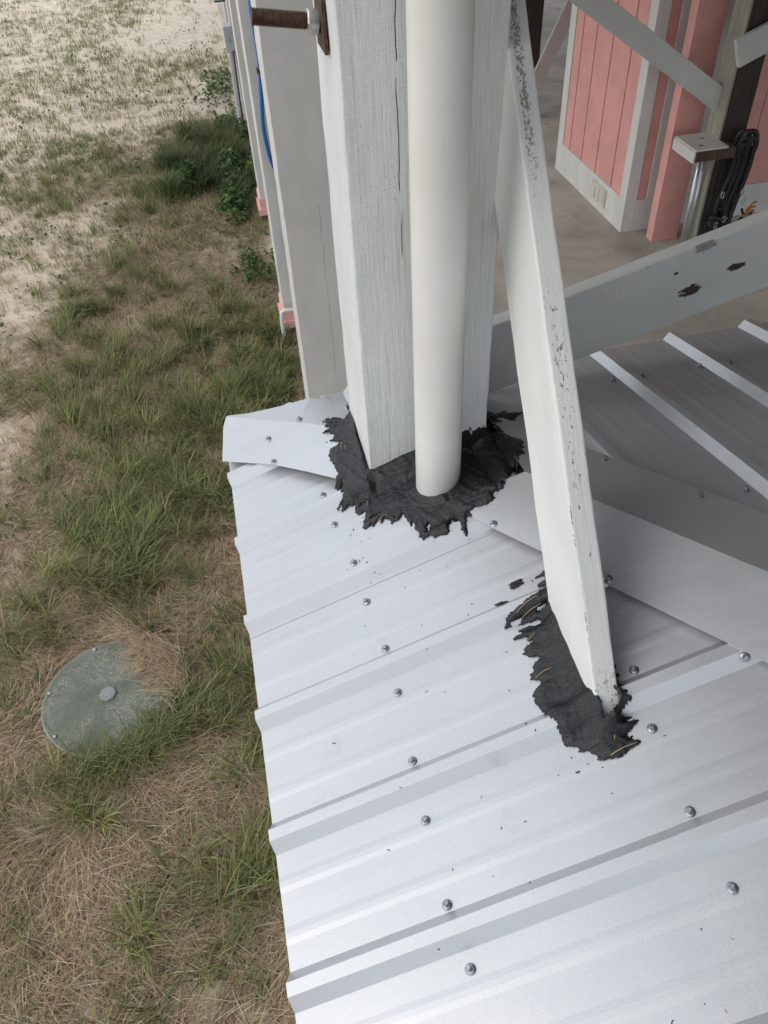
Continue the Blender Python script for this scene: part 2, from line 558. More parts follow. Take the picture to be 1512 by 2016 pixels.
def ground_z(x, y):
    z = (vnoise(x, y, .9) - .5) * .07 + (vnoise(x, y, 3.3, 5) - .5) * .03 + (vnoise(x, y, 9, 9) - .5) * .012
    near_house = np.clip((x - .02) / .2, 0, 1)
    return z * (1 - near_house) - .005 * near_house


def thatch(x, y):
    base = 1.05 - .085 * np.maximum(0, y - 2.5) - .15 * np.maximum(0, -x - .5) * np.clip((y - 2.5) / 1.5, 0, 1)
    base = np.clip(base, .03, 1) + (vnoise(x, y, 1.1, 21) - .5) * .45 + (vnoise(x, y, 4.0, 22) - .5) * .25
    base += field(LUSH, x, y) * .35 + field(DRY, x, y) * .35 - field(SAND, x, y) * 1.1
    return np.clip(base, 0, 1)


def build_ground():
    xs = np.concatenate([np.linspace(-300, -12, 8), np.linspace(-10, -3.2, 16), np.arange(-3.0, .7, .05), np.linspace(1, 10, 12), np.linspace(15, 300, 8)])
    ys = np.concatenate([np.linspace(-200, -2, 8), np.arange(-1, 6.5, .05), np.arange(6.6, 22, .2), np.linspace(24, 60, 12), np.linspace(80, 600, 8)])
    X, Y = np.meshgrid(xs, ys)
    Z = ground_z(X, Y)
    far = np.clip((np.abs(X) - 6) / 6, 0, 1)
    Z = Z * (1 - far)
    Z = np.where(X > .6, -.06, Z)
    nx, ny = len(xs), len(ys)
    V = np.stack([X, Y, Z], -1).reshape(-1, 3)
    idx = np.arange(nx * ny).reshape(ny, nx)
    F = np.stack([idx[:-1, :-1], idx[:-1, 1:], idx[1:, 1:], idx[1:, :-1]], -1).reshape(-1, 4)
    me = bpy.data.meshes.new('ground')
    me.from_pydata(V.tolist(), [], F.tolist())
    at = me.attributes.new('thatch', 'FLOAT_COLOR', 'POINT')
    t = thatch(X, Y).reshape(-1)
    at.data.foreach_set('color', np.stack([t, t, t, np.ones_like(t)], -1).astype(np.float32).ravel())
    me.polygons.foreach_set('use_smooth', [True] * len(me.polygons))
    o = link('ground', me, M['ground'])
    return tag(o, kind='structure')


build_ground()

slab = link('concrete_slab', mesh_from(
    [(.235, -5, .05), (15, -5, .05), (15, 17, .05), (.47, 17, .05), (.235, -5, -.3), (15, -5, -.3), (15, 17, -.3), (.47, 17, -.3)],
    [(0, 1, 2, 3), (0, 4, 5, 1), (3, 7, 4, 0), (1, 5, 6, 2), (2, 6, 7, 3)]), M['concrete'])
tag(slab, kind='structure')

# ================================================================== ROOF
TA, TB = .34703, .21886
EX, EZ = -.115, 1.916
EY, EZB = 1.716, 1.971
CA, CB = math.cos(math.atan(TA)), math.cos(math.atan(TB))
NA = Vector((-TA, 0, 1)).normalized()
NB = Vector((0, TB, 1)).normalized()
def zA(x): return EZ + TA * (x - EX)
def zB(y): return EZB + TB * (EY - y)
def hip_x(y): return EX + (EZB - EZ + TB * (EY - y)) / TA
def hip_y(x): return EY - ((x - EX) * TA - (EZB - EZ)) / TB
RIB = .2286

def rib_height(s, lap=False):
    """s: distance from a rib centre, in metres (-RIB/2..RIB/2)"""
    a = abs(s)
    if a < .0095: return .019
    if a < .027: return .019 * (1 - (a - .0095) / .0175)
    for c in (RIB / 3,):
        b = abs(a - c)
        if b < .004: return .0006
        if b < .013: return .0006 * (1 - (b - .004) / .009)
    return 0.0

RIB_S = sorted(set([-.027, -.0095, .0095, .027] + [s * (RIB / 3 + d) for s in (-1, 1) for d in (-.013, -.004, .004, .013)] + [-.05, .05, RIB / 2]))

roof = empty('metal_roof', (EX, EY, 0))
tag(roof, 'low galvanised ribbed metal roof with bent hip cap and hex screws around the posts', 'roof')
roof_meshes = []


def oil(x, y):
    return noise.noise(Vector((x * 4.1, y * 5.3, 1.7))) * .0011 + noise.noise(Vector((x * 11, y * 13, 5.2))) * .0004


def panel_A(y_hi, y_lo, x0, x1, lift, seed):
    ys = []
    k0 = int(math.floor((1.503 - y_hi) / RIB)) - 1
    for k in range(k0, k0 + 8):
        c = 1.503 - RIB * k
        for s in RIB_S:
            y = c + s
            if y_lo - 1e-6 <= y <= y_hi + 1e-6: ys.append((y, s))
    for y in (y_hi, y_lo):
        c = 1.503 - RIB * round((1.503 - y) / RIB); ys.append((y, y - c))
    ys = sorted(set(ys))
    nx = 26
    V, F, ok = [], [], []
    for y, s in ys:
        xe = min(x1, hip_x(y) + .012)
        ok.append(xe > x0 + .01)
        for i in range(nx + 1):
            x = x0 + (max(xe, x0 + .001) - x0) * i / nx
            h = rib_height(s) + lift + oil(x, y)
            p = Vector((x, y, zA(x))) + NA * h
            V.append(p)
    for j in range(len(ys) - 1):
        if not (ok[j] and ok[j + 1]): continue
        for i in range(nx):
            a = j * (nx + 1) + i
            F.append((a, a + 1, a + nx + 2, a + nx + 1))
    if not F: return
    me = mesh_from(V, F)
    bm = bmesh.new(); bm.from_mesh(me)
    loose = [v for v in bm.verts if not v.link_faces]
    bmesh.ops.delete(bm, geom=loose, context='VERTS'); bm.normal_update()
    bm.to_mesh(me); bm.free()
    o = link('roof_panel', me, M['galv'], roof)
    sm = o.modifiers.new('thickness', 'SOLIDIFY'); sm.thickness = .0009; sm.offset = -1
    roof_meshes.append(me)


# lower sheets along the eave, then the upper sheets lapped over them
for (hi, lo, lift) in ((1.70, 1.044 - .036, .0012), (1.044 + .024, .1296 - .036, .0), (.1296 + .024, -.80, .0012)):
    panel_A(hi, lo, EX, .50, lift, 1)
    panel_A(hi, lo, .447, 1.9, lift + .0024, 2)


def panel_B(x_lo, x_hi, lift):
    xs = []
    for k in range(-3, 14):
        c = .922 + RIB * k
        for s in RIB_S:
            x = c + s
            if x_lo - 1e-6 <= x <= x_hi + 1e-6: xs.append((x, s))
    for x in (x_lo, x_hi):
        c = .922 + RIB * round((x - .922) / RIB); xs.append((x, x - c))
    xs = sorted(set(xs))
    ny = 22
    V, F, ok = [], [], []
    for x, s in xs:
        ye = max(-.7, hip_y(x) - .012)
        ok.append(ye < EY - .01)
        for i in range(ny + 1):
            y = EY + (min(ye, EY - .001) - EY) * i / ny
            h = rib_height(s) + lift + oil(x, y)
            V.append(Vector((x, y, zB(y))) + NB * h)
    for j in range(len(xs) - 1):
        if not (ok[j] and ok[j + 1]): continue
        for i in range(ny):
            a = j * (ny + 1) + i
            F.append((a, a + ny + 1, a + ny + 2, a + 1))
    if not F: return
    me = mesh_from(V, F)
    bm = bmesh.new(); bm.from_mesh(me)
    bmesh.ops.delete(bm, geom=[v for v in bm.verts if not v.link_faces], context='VERTS')
    bmesh.ops.recalc_face_normals(bm, faces=bm.faces)
    if bm.faces[0].normal.z < 0:
        bmesh.ops.reverse_faces(bm, faces=bm.faces)
    bm.to_mesh(me); bm.free()
    o = link('roof_panel', me, M['galv'], roof)
    sm = o.modifiers.new('thickness', 'SOLIDIFY'); sm.thickness = .0009; sm.offset = -1
    roof_meshes.append(me)


panel_B(.02, .70 + .03, .0012)
panel_B(.70 - .03, 1.60 + .03, .0)
panel_B(1.60 - .03, 2.7, .0012)


def strip(sections, nsub=10, fsub=3):
    """folded sheet: sections = list of polylines across the cap, same point count, joined lengthwise"""
    rows = []
    for a, b in zip(sections[:-1], sections[1:]):
        for k in range(nsub):
            t = k / nsub
            rows.append([Vector(p).lerp(Vector(q), t) for p, q in zip(a, b)])
    rows.append([Vector(p) for p in sections[-1]])
    V, F = [], []
    m_ = None
    for r in rows:
        pts = []
        for p, q in zip(r[:-1], r[1:]):
            for k in range(fsub): pts.append(p.lerp(q, k / fsub))
        pts.append(r[-1])
        m_ = len(pts)
        for p in pts:
            V.append(p + Vector((0, 0, 1)) * (noise.noise(p * 6.0) * .0018 + noise.noise(p * 19.0) * .0004))
    for i in range(len(rows) - 1):
        for k in range(m_ - 1):
            a = i * m_ + k
            F.append((a, a + 1, a + m_ + 1, a + m_))
    me = mesh_from(V, F)
    bm = bmesh.new(); bm.from_mesh(me)
    bmesh.ops.remove_doubles(bm, verts=bm.verts[:], dist=1e-5)
    bmesh.ops.recalc_face_normals(bm, faces=bm.faces)
    up = sum((f.normal.z * f.calc_area() for f in bm.faces))
    if up < 0: bmesh.ops.reverse_faces(bm, faces=bm.faces)
    bm.to_mesh(me); bm.free()
    return me


D = Vector((.164, -.277, .057))
N1, F1, E1 = Vector((.345, 1.069, 2.099)), Vector((.563, .958, 2.183)), Vector((.662, 1.164, 2.112))
def sec(t, n=0.0):
    """cap cross-section (near edge, fold, far edge) t steps along the hip"""
    return [N1 + D * (t + .35), F1 + D * t, E1 + D * (t - .45)]
me = strip([sec(-.5), sec(0), sec(1), sec(2.2), sec(4.5)], nsub=12, fsub=4)
cap = link('hip_cap', me, M['galv'], roof)
sm = cap.modifiers.new('thickness', 'SOLIDIFY'); sm.thickness = .0012; sm.offset = 0
roof_meshes.append(me)

lift = Vector((0, 0, .003))
LS = [
    [Vector((.190, 1.247, 2.046)), Vector((.195, 1.448, 2.054)), Vector((.260, 1.570, 2.024))],
    [Vector((.134, 1.310, 2.026)), Vector((.141, 1.494, 2.036)), Vector((.207, 1.605, 2.016))],
    [Vector((.066, 1.386, 2.000)), Vector((.070, 1.560, 2.013)), Vector((.116, 1.666, 2.002))],
    [Vector((-.003, 1.457, 1.978)), Vector((-.010, 1.631, 1.986)), Vector((.030, 1.676, 1.984))],
    [Vector((-.066, 1.507, 1.957)), Vector((-.070, 1.684, 1.964)), Vector((-.048, 1.700, 1.962))],
    [Vector((-.129, 1.558, 1.934)), Vector((-.111, 1.722, 1.949)), Vector((-.108, 1.724, 1.948))],
]
LS = [[p + lift for p in s] for s in LS]
me = strip(LS, nsub=6, fsub=4)
# chamfer the outer corner of the near wing
bm = bmesh.new(); bm.from_mesh(me)
c0, c1 = Vector((-.130, 1.690, 1.95)), Vector((-.100, 1.722, 1.95))
nrm = Vector((c1.y - c0.y, -(c1.x - c0.x), 0))
for v in bm.verts:
    d_ = (v.co - c0).dot(nrm) / nrm.length
    if d_ < 0: v.co -= nrm / nrm.length * d_
bm.to_mesh(me); bm.free()
cap2 = link('hip_cap', me, M['galv'], roof)
cap2['label'] = 'short flared end of the hip cap over the eave corner'
sm = cap2.modifiers.new('thickness', 'SOLIDIFY'); sm.thickness = .0012; sm.offset = 0
roof_meshes.append(me)

# bvh of the finished roof surface, used to seat screws, tar and debris
_v, _f, off = [], [], 0
for me in roof_meshes:
    _v += [v.co.copy() for v in me.vertices]
    _f += [tuple(i + off for i in p.vertices) for p in me.polygons]
    off += len(me.vertices)
BVH = BVHTree.FromPolygons(_v, _f)
def roof_hit(x, y):
    h = BVH.ray_cast(Vector((x, y, 3.0)), Vector((0, 0, -1)))
    if h[0] is None: return None, None
    n = h[1] if h[1].z > 0 else -h[1]
    return h[0], n


def screw_mesh():
    V, F = [], []
    def ring(r, z, n, rot=0):
        s = len(V)
        for k in range(n):
            a = 2 * math.pi * k / n + rot
            V.append((r * math.cos(a), r * math.sin(a), z))
        return s
    n = 18
    rings = [ring(r, z, n) for r, z in ((.0078, 0), (.0078, .0012), (.0060, .0026), (.0050, .0030), (.0050, .0038))]
    for a, b in zip(rings[:-1], rings[1:]):
        for k in range(n): F.append((a + k, a + (k + 1) % n, b + (k + 1) % n, b + k))
    F.append(tuple(rings[-1] + k for k in range(n)))
    h = [ring(r, z, 6) for r, z in ((.0042, .0036), (.0042, .0078), (.0034, .0086))]
    for a, b in zip(h[:-1], h[1:]):
        for k in range(6): F.append((a + k, a + (k + 1) % 6, b + (k + 1) % 6, b + k))
    F.append(tuple(h[-1] + k for k in range(6)))
    return mesh_from(V, F)


SCREW = screw_mesh()
SCREW.materials.append(M['screw'])
SPOTS = [(.092, 1.292), (.101, 1.209), (.12, 1.05), (.125, .975), (.136, .828), (.137, .757), (.131, .612), (.127, .524), (.126, .376), (.134, .309),
         (.496, .623), (.48, .527), (.473, .381), (.476, .291), (.48, .15), (.48, .07), (.13, .15), (.13, .07),
         (-.006, 1.553), (-.004, 1.467), (.389, 1.009), (.638, .572), (.52, .79), (.077, 1.569), (.199, 1.575), (.664, 1.12), (.766, .933),
         (.877, 1.514), (.952, 1.506), (1.112, 1.509), (1.191, 1.499), (.876, .949), (1.34, 1.5), (1.42, 1.5), (1.15, .55), (.955, .6)]
for i, (x, y) in enumerate(SPOTS):
    if i < 18:                                # on the flat beside a rib, never on its flank
        c = 1.503 - RIB * round((1.503 - y) / RIB)
        if abs(y - c) < .037: y = c + math.copysign(.037, y - c)
    p, n = roof_hit(x, y)
    if p is None: continue
    s = link('screw', SCREW, None, roof)
    q = n.to_track_quat('Z', 'Y')
    tilt = Matrix.Rotation(random.uniform(-.12, .12), 4, 'X') @ Matrix.Rotation(random.uniform(-.12, .12), 4, 'Y') @ Matrix.Rotation(random.random() * 6, 4, 'Z')
    mw = Matrix.Translation(p + n * .0004) @ q.to_matrix().to_4x4() @ tilt
    s.matrix_parent_inverse = roof.matrix_basis.inverted()
    s.matrix_basis = mw

# framing under the sheets
box('purlin', .10, 2.6, EY - .07, EY - .032, EZB - .085, EZB - .012, M['joist'], roof)
me = box_mesh(-.019, .019, -1.2, 1.2, -.09, 0)
o = link('purlin', me, M['joist'], roof); o.matrix_basis = Matrix.Translation((EX + .05, .44, zA(EX + .03) - .012))
me = box_mesh(-.019, .019, -1.2, .55, -.09, 0)
o = link('purlin', me, M['joist'], roof); o.matrix_basis = Matrix.Translation((.56, .3, zA(.54) - .014))
for x, y in ((.0, .05), (2.4, 1.62)):
    box('roof_leg', x - .045, x + .045, y - .045, y + .045, -.02, (zA(x) if y < 1 else zB(y)) - .10, M['joist'], roof)

# ================================================================== POSTS
def square_post(name, x, y, w, d, z0, z1, mat, seed, label, group=None, base=None):
    r = empty(name, (x + w / 2, y + d / 2, z0))
    tag(r, label, 'post', group)
    me = timber_mesh(w, d, 0, z1 - z0, .0035, .0022, .04, seed)
    o = link('shaft', me, mat, r)
    o.matrix_basis = Matrix.Translation((x + w / 2, y + d / 2, z0))
    if base:
        a, b = base
        box('base_trim', x - .012, x + w + .012, y - .012, y + d + .012, z0 - .002, z0 + b, M['pinkb'], r, .002)
        box('base_trim', x - .028, x + w + .028, y - .028, y + d + .028, z0 - .0035, z0 + a, M['pinkb'], r, .002)
    return r


PX, PY, PW, PD = .199, 1.287, .265, .245
main = square_post('support_post', PX, PY, PW, PD, .05, 3.995, M['post'], 3,
                   'large rough-sawn white post rising through the black tar, with a rusty rod', 'white square house posts')
# threaded rod, nut and plate washer through the left face
rx = .199
rod_pts = []
vs_, fs = [], []
seg, turns, pitch_ = 20, 31, .0034
ny_, nz_ = 1.412, 2.893
Lr = .108
steps = int(Lr / (pitch_ / 4))
for i in range(steps + 1):
    xx = -Lr + i * (Lr + .01) / steps
    rr = .0115 + (.0011 if i % 4 in (0, 1) else -.0005)
    for k in range(seg):
        a = 2 * math.pi * k / seg
        vs_.append((xx, rr * math.cos(a), rr * math.sin(a)))
for i in range(steps):
    for k in range(seg):
        a = i * seg + k; b = i * seg + (k + 1) % seg
        fs.append((a, a + seg, b + seg, b))
fs.append(tuple(range(seg)))
o = link('threaded_rod', mesh_from(vs_, fs), M['rust'], main)
tilt = Matrix.Rotation(math.radians(9.0), 4, 'Y')
o.matrix_basis = Matrix.Translation((rx - .004, ny_, nz_)) @ tilt
prof = [(.0165, 0), (.019, .002), (.019, .018), (.0165, .020)]
nut = lathe_mesh(prof, 6)
o = link('nut', nut, M['zinc'], main)
o.matrix_basis = Matrix.Translation((rx - .007, ny_, nz_)) @ tilt @ Matrix.Rotation(math.radians(-90), 4, 'Y') @ Matrix.Rotation(math.radians(30), 4, 'Z')
o = box('washer_plate', rx - .007, rx - .0012, ny_ - .04, ny_ + .04, nz_ - .038, nz_ + .038, M['rust'], main, .001)

# pipe
pipe = link('vent_pipe', tube_mesh([(.3286, 1.193, z) for z in (1.6, 2.2, 3.0, 3.99)], .0468, 64), M['pipe'])
tag(pipe, 'smooth cream white plastic pipe running down the front of the white post', 'pipe')

# the row of posts along the house side
ROW = [(.2265, 3.33, 'wide grey-white post directly behind the rusty threaded rod'),
       (.269, 5.36, 'slim sliver of painted post with the blue pipe on its face'),
       (.308, 7.45, 'painted post on a two-step pink base, beyond the blue-pipe post'),
       (.372, 9.75, 'painted post carrying the grey electrical box'),
       (.415, 12.0, 'farthest painted post of the row, behind the grey box')]
for i, (x, y, lab) in enumerate(ROW):
    square_post('support_post', x, y, .25, .25, .05, 3.995, M['post_far'], 10 + i, lab, 'white square house posts', base=(.055, .15))

# ================================================================== NEAR DIAGONAL BRACE
u = Vector((.05, .7044, .7206)).normalized()
K_ = .954
Q = Vector((0, 0, 3.2)) + (Vector((.447, .830, 2.311)) - Vector((0, 0, 3.2))) * K_                       # a point on its worn upper-left arris
Wd, Th = .173 * K_, .041 * K_
yv = Vector((0, -.72, .70)); yv = (yv - u * yv.dot(u)).normalized()   # up-facing edge
xv = yv.cross(u)
if xv.x < 0: xv = -xv
org = Q + xv * (Th / 2) - yv * (Wd / 2)
mw = Matrix(((xv.x, yv.x, u.x, org.x), (xv.y, yv.y, u.y, org.y), (xv.z, yv.z, u.z, org.z), (0, 0, 0, 1)))
if mw.to_3x3().determinant() < 0:
    xv = -xv; mw = Matrix(((xv.x, yv.x, u.x, org.x), (xv.y, yv.y, u.y, org.y), (xv.z, yv.z, u.z, org.z), (0, 0, 0, 1)))
brace = link('diagonal_brace', timber_mesh(Th, Wd, -.52, .98, .004, .0014, .02, 41), M['brace'])
brace.matrix_basis = mw
tag(brace, 'slanting white brace with flaking edge, its foot sealed in black tar', 'brace')
BR = (mw.inverted(), Th, Wd)

# ================================================================== BEAM BEHIND THE POST
def board(name, p0, p1, width, thick, facing, mat, label=None, cat='board', group=None, parent=None, seed=0, jit=.001, z0ext=0, r=.004):
    p0, p1 = Vector(p0), Vector(p1)
    mw = frame_matrix(p0, p1 - p0, facing)       # local y = facing, x = across
    me = timber_mesh(width, thick, -z0ext, (p1 - p0).length, r, jit, .04, seed)
    o = link(name, me, mat, parent)
    if parent: o.matrix_parent_inverse = parent.matrix_basis.inverted()
    o.matrix_basis = mw
    if label: tag(o, label, cat, group)
    return o


yb = 1.565
board('cross_beam', (.47, yb, 2.090), (2.15, yb, 2.090 + 1.68 * .2575), .190, .040, (0, -1, 0), M['beam'],
      'thick white board rising to the right behind the white post, with bare knots', 'beam', seed=5)

# ================================================================== UNDER THE HOUSE
# dark post with conduit, block and straps
dpx, dpy = 3.69, 5.50
dp = empty('timber_post', (dpx + .1, dpy + .09, .05))
tag(dp, 'dark unpainted timber post with a pale left face under the house', 'post')
o = link('shaft', timber_mesh(.2, .18, 0, 3.94, .006, .003, .08, 21), M['dark_wood'], dp)
o.matrix_basis = Matrix.Translation((dpx + .1, dpy + .09, .05))
box('side_board', dpx - .020, dpx - .001, dpy - .004, dpy + .184, .052, 3.99, M['pale_wood'], dp, .003)

board('knee_brace', (2.15, 5.62, 2.213), (3.72, 5.62, 1.188), .150, .04, (0, -1, 0), M['board'],
      'grey-white board slanting down to the dark timber post', 'brace', seed=6)
board('knee_brace', (3.63, 5.46, 1.558), (4.35, 5.46, 1.845), .188, .04, (0, -1, 0), M['board'],
      'short white board nailed low on the dark post, rising to the right', 'brace', seed=7)

blk = empty('wall_block', (3.55, 5.4, .89))
tag(blk, 'small white-topped wooden block fixed to the dark post above the conduits', 'block')
box('block_body', 3.415, 3.74, 5.345, 5.50, .888, .965, M['brown'], blk, .003)
box('block_top', 3.410, 3.672, 5.341, 5.66, .9655, .978, M['blockwhite'], blk, .003)
box('block_end', 3.4005, 3.4145, 5.338, 5.66, .885, .9655, M['blockwhite'], blk, .002)
for cx, cy in ((3.49, 5.42), (3.57, 5.55)):
    box('slot', cx - .014, cx + .014, cy - .006, cy + .006, .9775, .981, M['black'], blk, 0)

for i, (x, lab) in enumerate(((3.600, 'left one of two thin galvanised conduits below the wooden block'), (3.640, 'right one of two thin galvanised conduits below the wooden block'))):
    c = link('conduit', tube_mesh([(x, 5.56, .04), (x, 5.56, .35), (x, 5.56, .885)], .0135, 12), M['conduit'])
    tag(c, lab, 'pipe', 'conduits by the dark post')

# hanging straps
st = empty('strap_bundle', (3.86, 5.4, .35))
tag(st, 'bundle of black straps and clips hanging on the dark post', 'straps')
for i in range(12):
    x0 = 3.80 + random.uniform(-.03, .05); x1 = x0 + random.uniform(-.02, .09)
    zt = 1.02 + random.uniform(-.06, .03); zb = random.uniform(.30, .60); yy = 5.40 + random.uniform(-.03, .05)
    pts = [(x0, yy, zt - .10), (x0 + .01, yy - .01, zt - .02), ((x0 + x1) / 2 + .02, yy - .02, zt), (x1 + .02, yy - .01, zt - .06), (x1 + .03, yy, (zt + zb) / 2 + .1),
           (x1 + random.uniform(-.02, .03), yy + .01, zb + .15), (x1 + random.uniform(-.05, .05), yy, zb)]
    link('strap', tube_mesh(catmull(pts, 6), .017, 7), M['black'], st)
for i in range(16):
    x0 = random.uniform(3.72, 4.02); zz = random.uniform(.26, .44); yy = random.uniform(5.36, 5.46)
    pts = [(x0 + random.uniform(-.07, .07), yy + random.uniform(-.04, .04), zz + random.uniform(-.06, .06)) for _ in range(4)]
    link('strap', tube_mesh(catmull(pts, 5), random.uniform(.010, .02), 7), M['black'], st)
for (x, z) in ((3.735, .60), (3.90, .60), (3.93, .53), (3.80, .40), (3.74, .36)):
    ring = [(x + .018 * math.cos(a) * .7, 5.36, z + .026 * math.sin(a)) for a in [2 * math.pi * k / 12 for k in range(13)]]
    link('carabiner', tube_mesh(ring, .004, 6), M['zinc'], st)
for i in range(3):
    link('webbing_end', tube_mesh([(3.98, 5.37, .40 + .02 * i), (4.02, 5.36, .44 + .03 * i), (4.05, 5.36, .43 + .04 * i)], .008, 6), M['orange'], st)

# pink shed
SX, SY0, SY1, ST = 3.31, 6.07, 7.62, 3.2
shed = empty('shed', (SX + 2, 6.8, .05))
tag(shed, 'pink board and batten storage room with white trim under the house', 'shed')
box('wall', SX + .022, 8.2, SY0 + .022, SY1 - .01, .045, ST, M['pink'], shed, 0)
bt = .27
# side facing the yard
box('corner_board', SX, SX + .03, SY0 + .0015, SY0 + .115, .045, ST, M['trim'], shed, .003)
box('corner_board', SX, SX + .03, SY1 - .125, SY1, .045, ST, M['trim'], shed, .003)
box('skirt_board', SX + .002, SX + .032, SY0 + .1155, SY1 - .1255, .045, .05 + bt, M['trim'], shed, .003)
ys = [SY0 + .115, 6.39, 6.73, 7.05, 7.33, SY1 - .125]
for a, b in zip(ys[:-1], ys[1:]):
    box('siding_panel', SX + .006, SX + .0235, a + .010, b - .010, .05 + bt + .001, ST, M['pink'], shed, .003)
# front facing the camera
box('corner_board', SX + .0015, SX + .105, SY0, SY0 + .03, .045, ST, M['trim'], shed, .003)
box('skirt_board', SX + .1055, 8.2, SY0 + .002, SY0 + .032, .045, .05 + bt, M['trim'], shed, .003)
for a, b in ((3.505, 3.60), (3.86, 3.925), (4.005, 4.10)):
    box('batten', a, b, SY0 + .001, SY0 + .03, .05 + bt + .001, ST, M['trim'], shed, .003)
for a, b in ((SX + .106, 3.504), (3.926, 4.004)):
    box('siding_panel', a, b, SY0 + .012, SY0 + .0235, .05 + bt + .001, ST, M['pink'], shed, .003)
for k in range(12):
    a = 4.105 + k * .30
    box('siding_panel', a, a + .290, SY0 + .012, SY0 + .0235, .05 + bt + .001, ST, M['pink'], shed, .003)
vent = box('vent', SX - .014, SX + .001, 6.43, 6.72, .12, .275, M['vent'], shed, .003)
for k in range(3):
    y0 = 6.452 + k * .09
    v = box('vent_louvre', SX - .021, SX - .0142, y0, y0 + .07, .14, .255, M['vent'], vent, .003)

pk = square_post('pink_post', 3.485, 5.83, .235, .10, .05, 3.995, M['pink'], 31, 'pink painted post standing in front of the pink shed wall')

# posts and brace far away under the house
fp = link('far_post', timber_mesh(.2, .2, 0, 3.94, .006, .003, .1, 51), M['dark_wood'])
fp.matrix_basis = Matrix.Translation((3.50, 9.1, .05))
tag(fp, 'dark distant post seen just right of the slanting white brace top', 'post')
board('far_brace', (3.54, 8.95, .42), (4.25, 8.95, 1.95), .15, .04, (0, -1, 0), M['board'],
      'thin distant white brace beside the pink shed at the top', 'brace', seed=9)

# ================================================================== THINGS ON THE ROW OF POSTS
bl = catmull([(.345, 5.335, 2.5), (.339, 5.335, 2.15), (.341, 5.335, 1.99), (.342, 5.33, 1.875), (.325, 5.325, 1.676), (.310, 5.325, 1.495), (.325, 5.325, 1.317), (.36, 5.33, 1.169), (.372, 5.33, 1.0),
              (.352, 5.33, .86), (.349, 5.33, .712), (.358, 5.33, .55)], 8)
bp = empty('blue_pipe', (.345, 5.335, .5))
tag(bp, 'bright blue flexible water pipe bowing along the second post row', 'pipe')
link('pipe', tube_mesh(bl, .0125, 12), M['blue'], bp)
link('fitting', tube_mesh([(.358, 5.335, .57), (.358, 5.335, .50), (.366, 5.335, .43)], .018, 10), M['conduit'], bp)
for z, x in ((1.82, .338), (1.175, .360)):
    link('clip', box_mesh(x - .018, x + .018, 5.31, 5.358, z - .012, z + .012, .002), M['rust'], bp)

wp = link('white_pipe', tube_mesh(catmull([(.45, 5.26, .232), (.33, 5.26, .238), (.272, 5.26, .242), (.247, 5.26, .225), (.238, 5.26, .16), (.236, 5.26, -.02)], 6), .0145, 12), M['pvc'])
tag(wp, 'thin white plastic pipe bending down beside the nearest pink base', 'pipe')

eb = empty('electrical_box', (.33, 9.86, .9))
tag(eb, 'grey metal electrical box on the side of a far post', 'box')
box('case', .300, .371, 9.76, 10.0, .895, 1.12, M['greybox'], eb, .006)
box('door', .292, .389, 9.738, 9.759, .885, 1.13, M['greybox'], eb, .004)
box('latch', .335, .345, 9.730, 9.7375, .98, 1.03, M['zinc'], eb, .002)
cd = link('grey_conduit', tube_mesh(catmull([(.335, 9.86, .90), (.330, 9.86, .5), (.325, 9.86, .2), (.322, 9.86, -.05)], 5), .03, 14), M['greybox'])
tag(cd, 'fat grey conduit dropping from the electrical box to the sand', 'pipe')
cb = link('black_cable', tube_mesh(catmull([(.362, 9.73, .90), (.352, 9.68, .62), (.345, 9.66, .34), (.350, 9.66, .12), (.352, 9.65, -.03)], 6), .009, 8), M['black_cable'])
tag(cb, 'thin black cable hanging below the electrical box', 'cable')
mb = empty('meter_box', (.35, 10.6, 1.2))
tag(mb, 'dark box at the top edge above the sand, left of the posts', 'box')
box('case', .265, .44, 10.55, 10.8, 1.20, 1.60, simple('dark_grey_metal', (.055, .06, .07), .5), mb, .008)
box('cover', .270, .435, 10.53, 10.549, 1.22, 1.58, M['greybox'], mb, .004)

# ================================================================== THE HOUSE ABOVE
HX, HY = .09, -2.6
house = empty('house', (4.5, 5, 3.8))
tag(house, 'raised house on posts whose floor shades everything below it', 'house')
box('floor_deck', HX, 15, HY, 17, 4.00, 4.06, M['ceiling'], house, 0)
box('rim_board', HX, HX + .04, HY, 17, 3.78, 3.999, M['trim'], house, .003)
for k in range(27):
    y = HY + .3 + k * .70
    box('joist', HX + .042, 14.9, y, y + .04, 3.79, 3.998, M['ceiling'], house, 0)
box('wall', HX + .05, 14.9, HY + .1, 16.9, 4.0605, 6.9, M['pink'], house, 0)

# ================================================================== TAR
def poly_sd(px, py, poly):
    """signed distance (positive inside) of arrays to a polygon"""
    P = np.array(poly); Qn = np.roll(P, -1, 0)
    d2 = np.full(px.shape, 1e9); ins = np.zeros(px.shape, bool)
    for (ax, ay), (bx, by) in zip(P, Qn):
        ex, ey = bx - ax, by - ay
        t = np.clip(((px - ax) * ex + (py - ay) * ey) / (ex * ex + ey * ey + 1e-12), 0, 1)
        d2 = np.minimum(d2, (px - ax - t * ex) ** 2 + (py - ay - t * ey) ** 2)
        c = ((ay > py) != (by > py)) & (px < (bx - ax) * (py - ay) / (by - ay + 1e-12) + ax)
        ins ^= c
    return np.where(ins, np.sqrt(d2), -np.sqrt(d2))


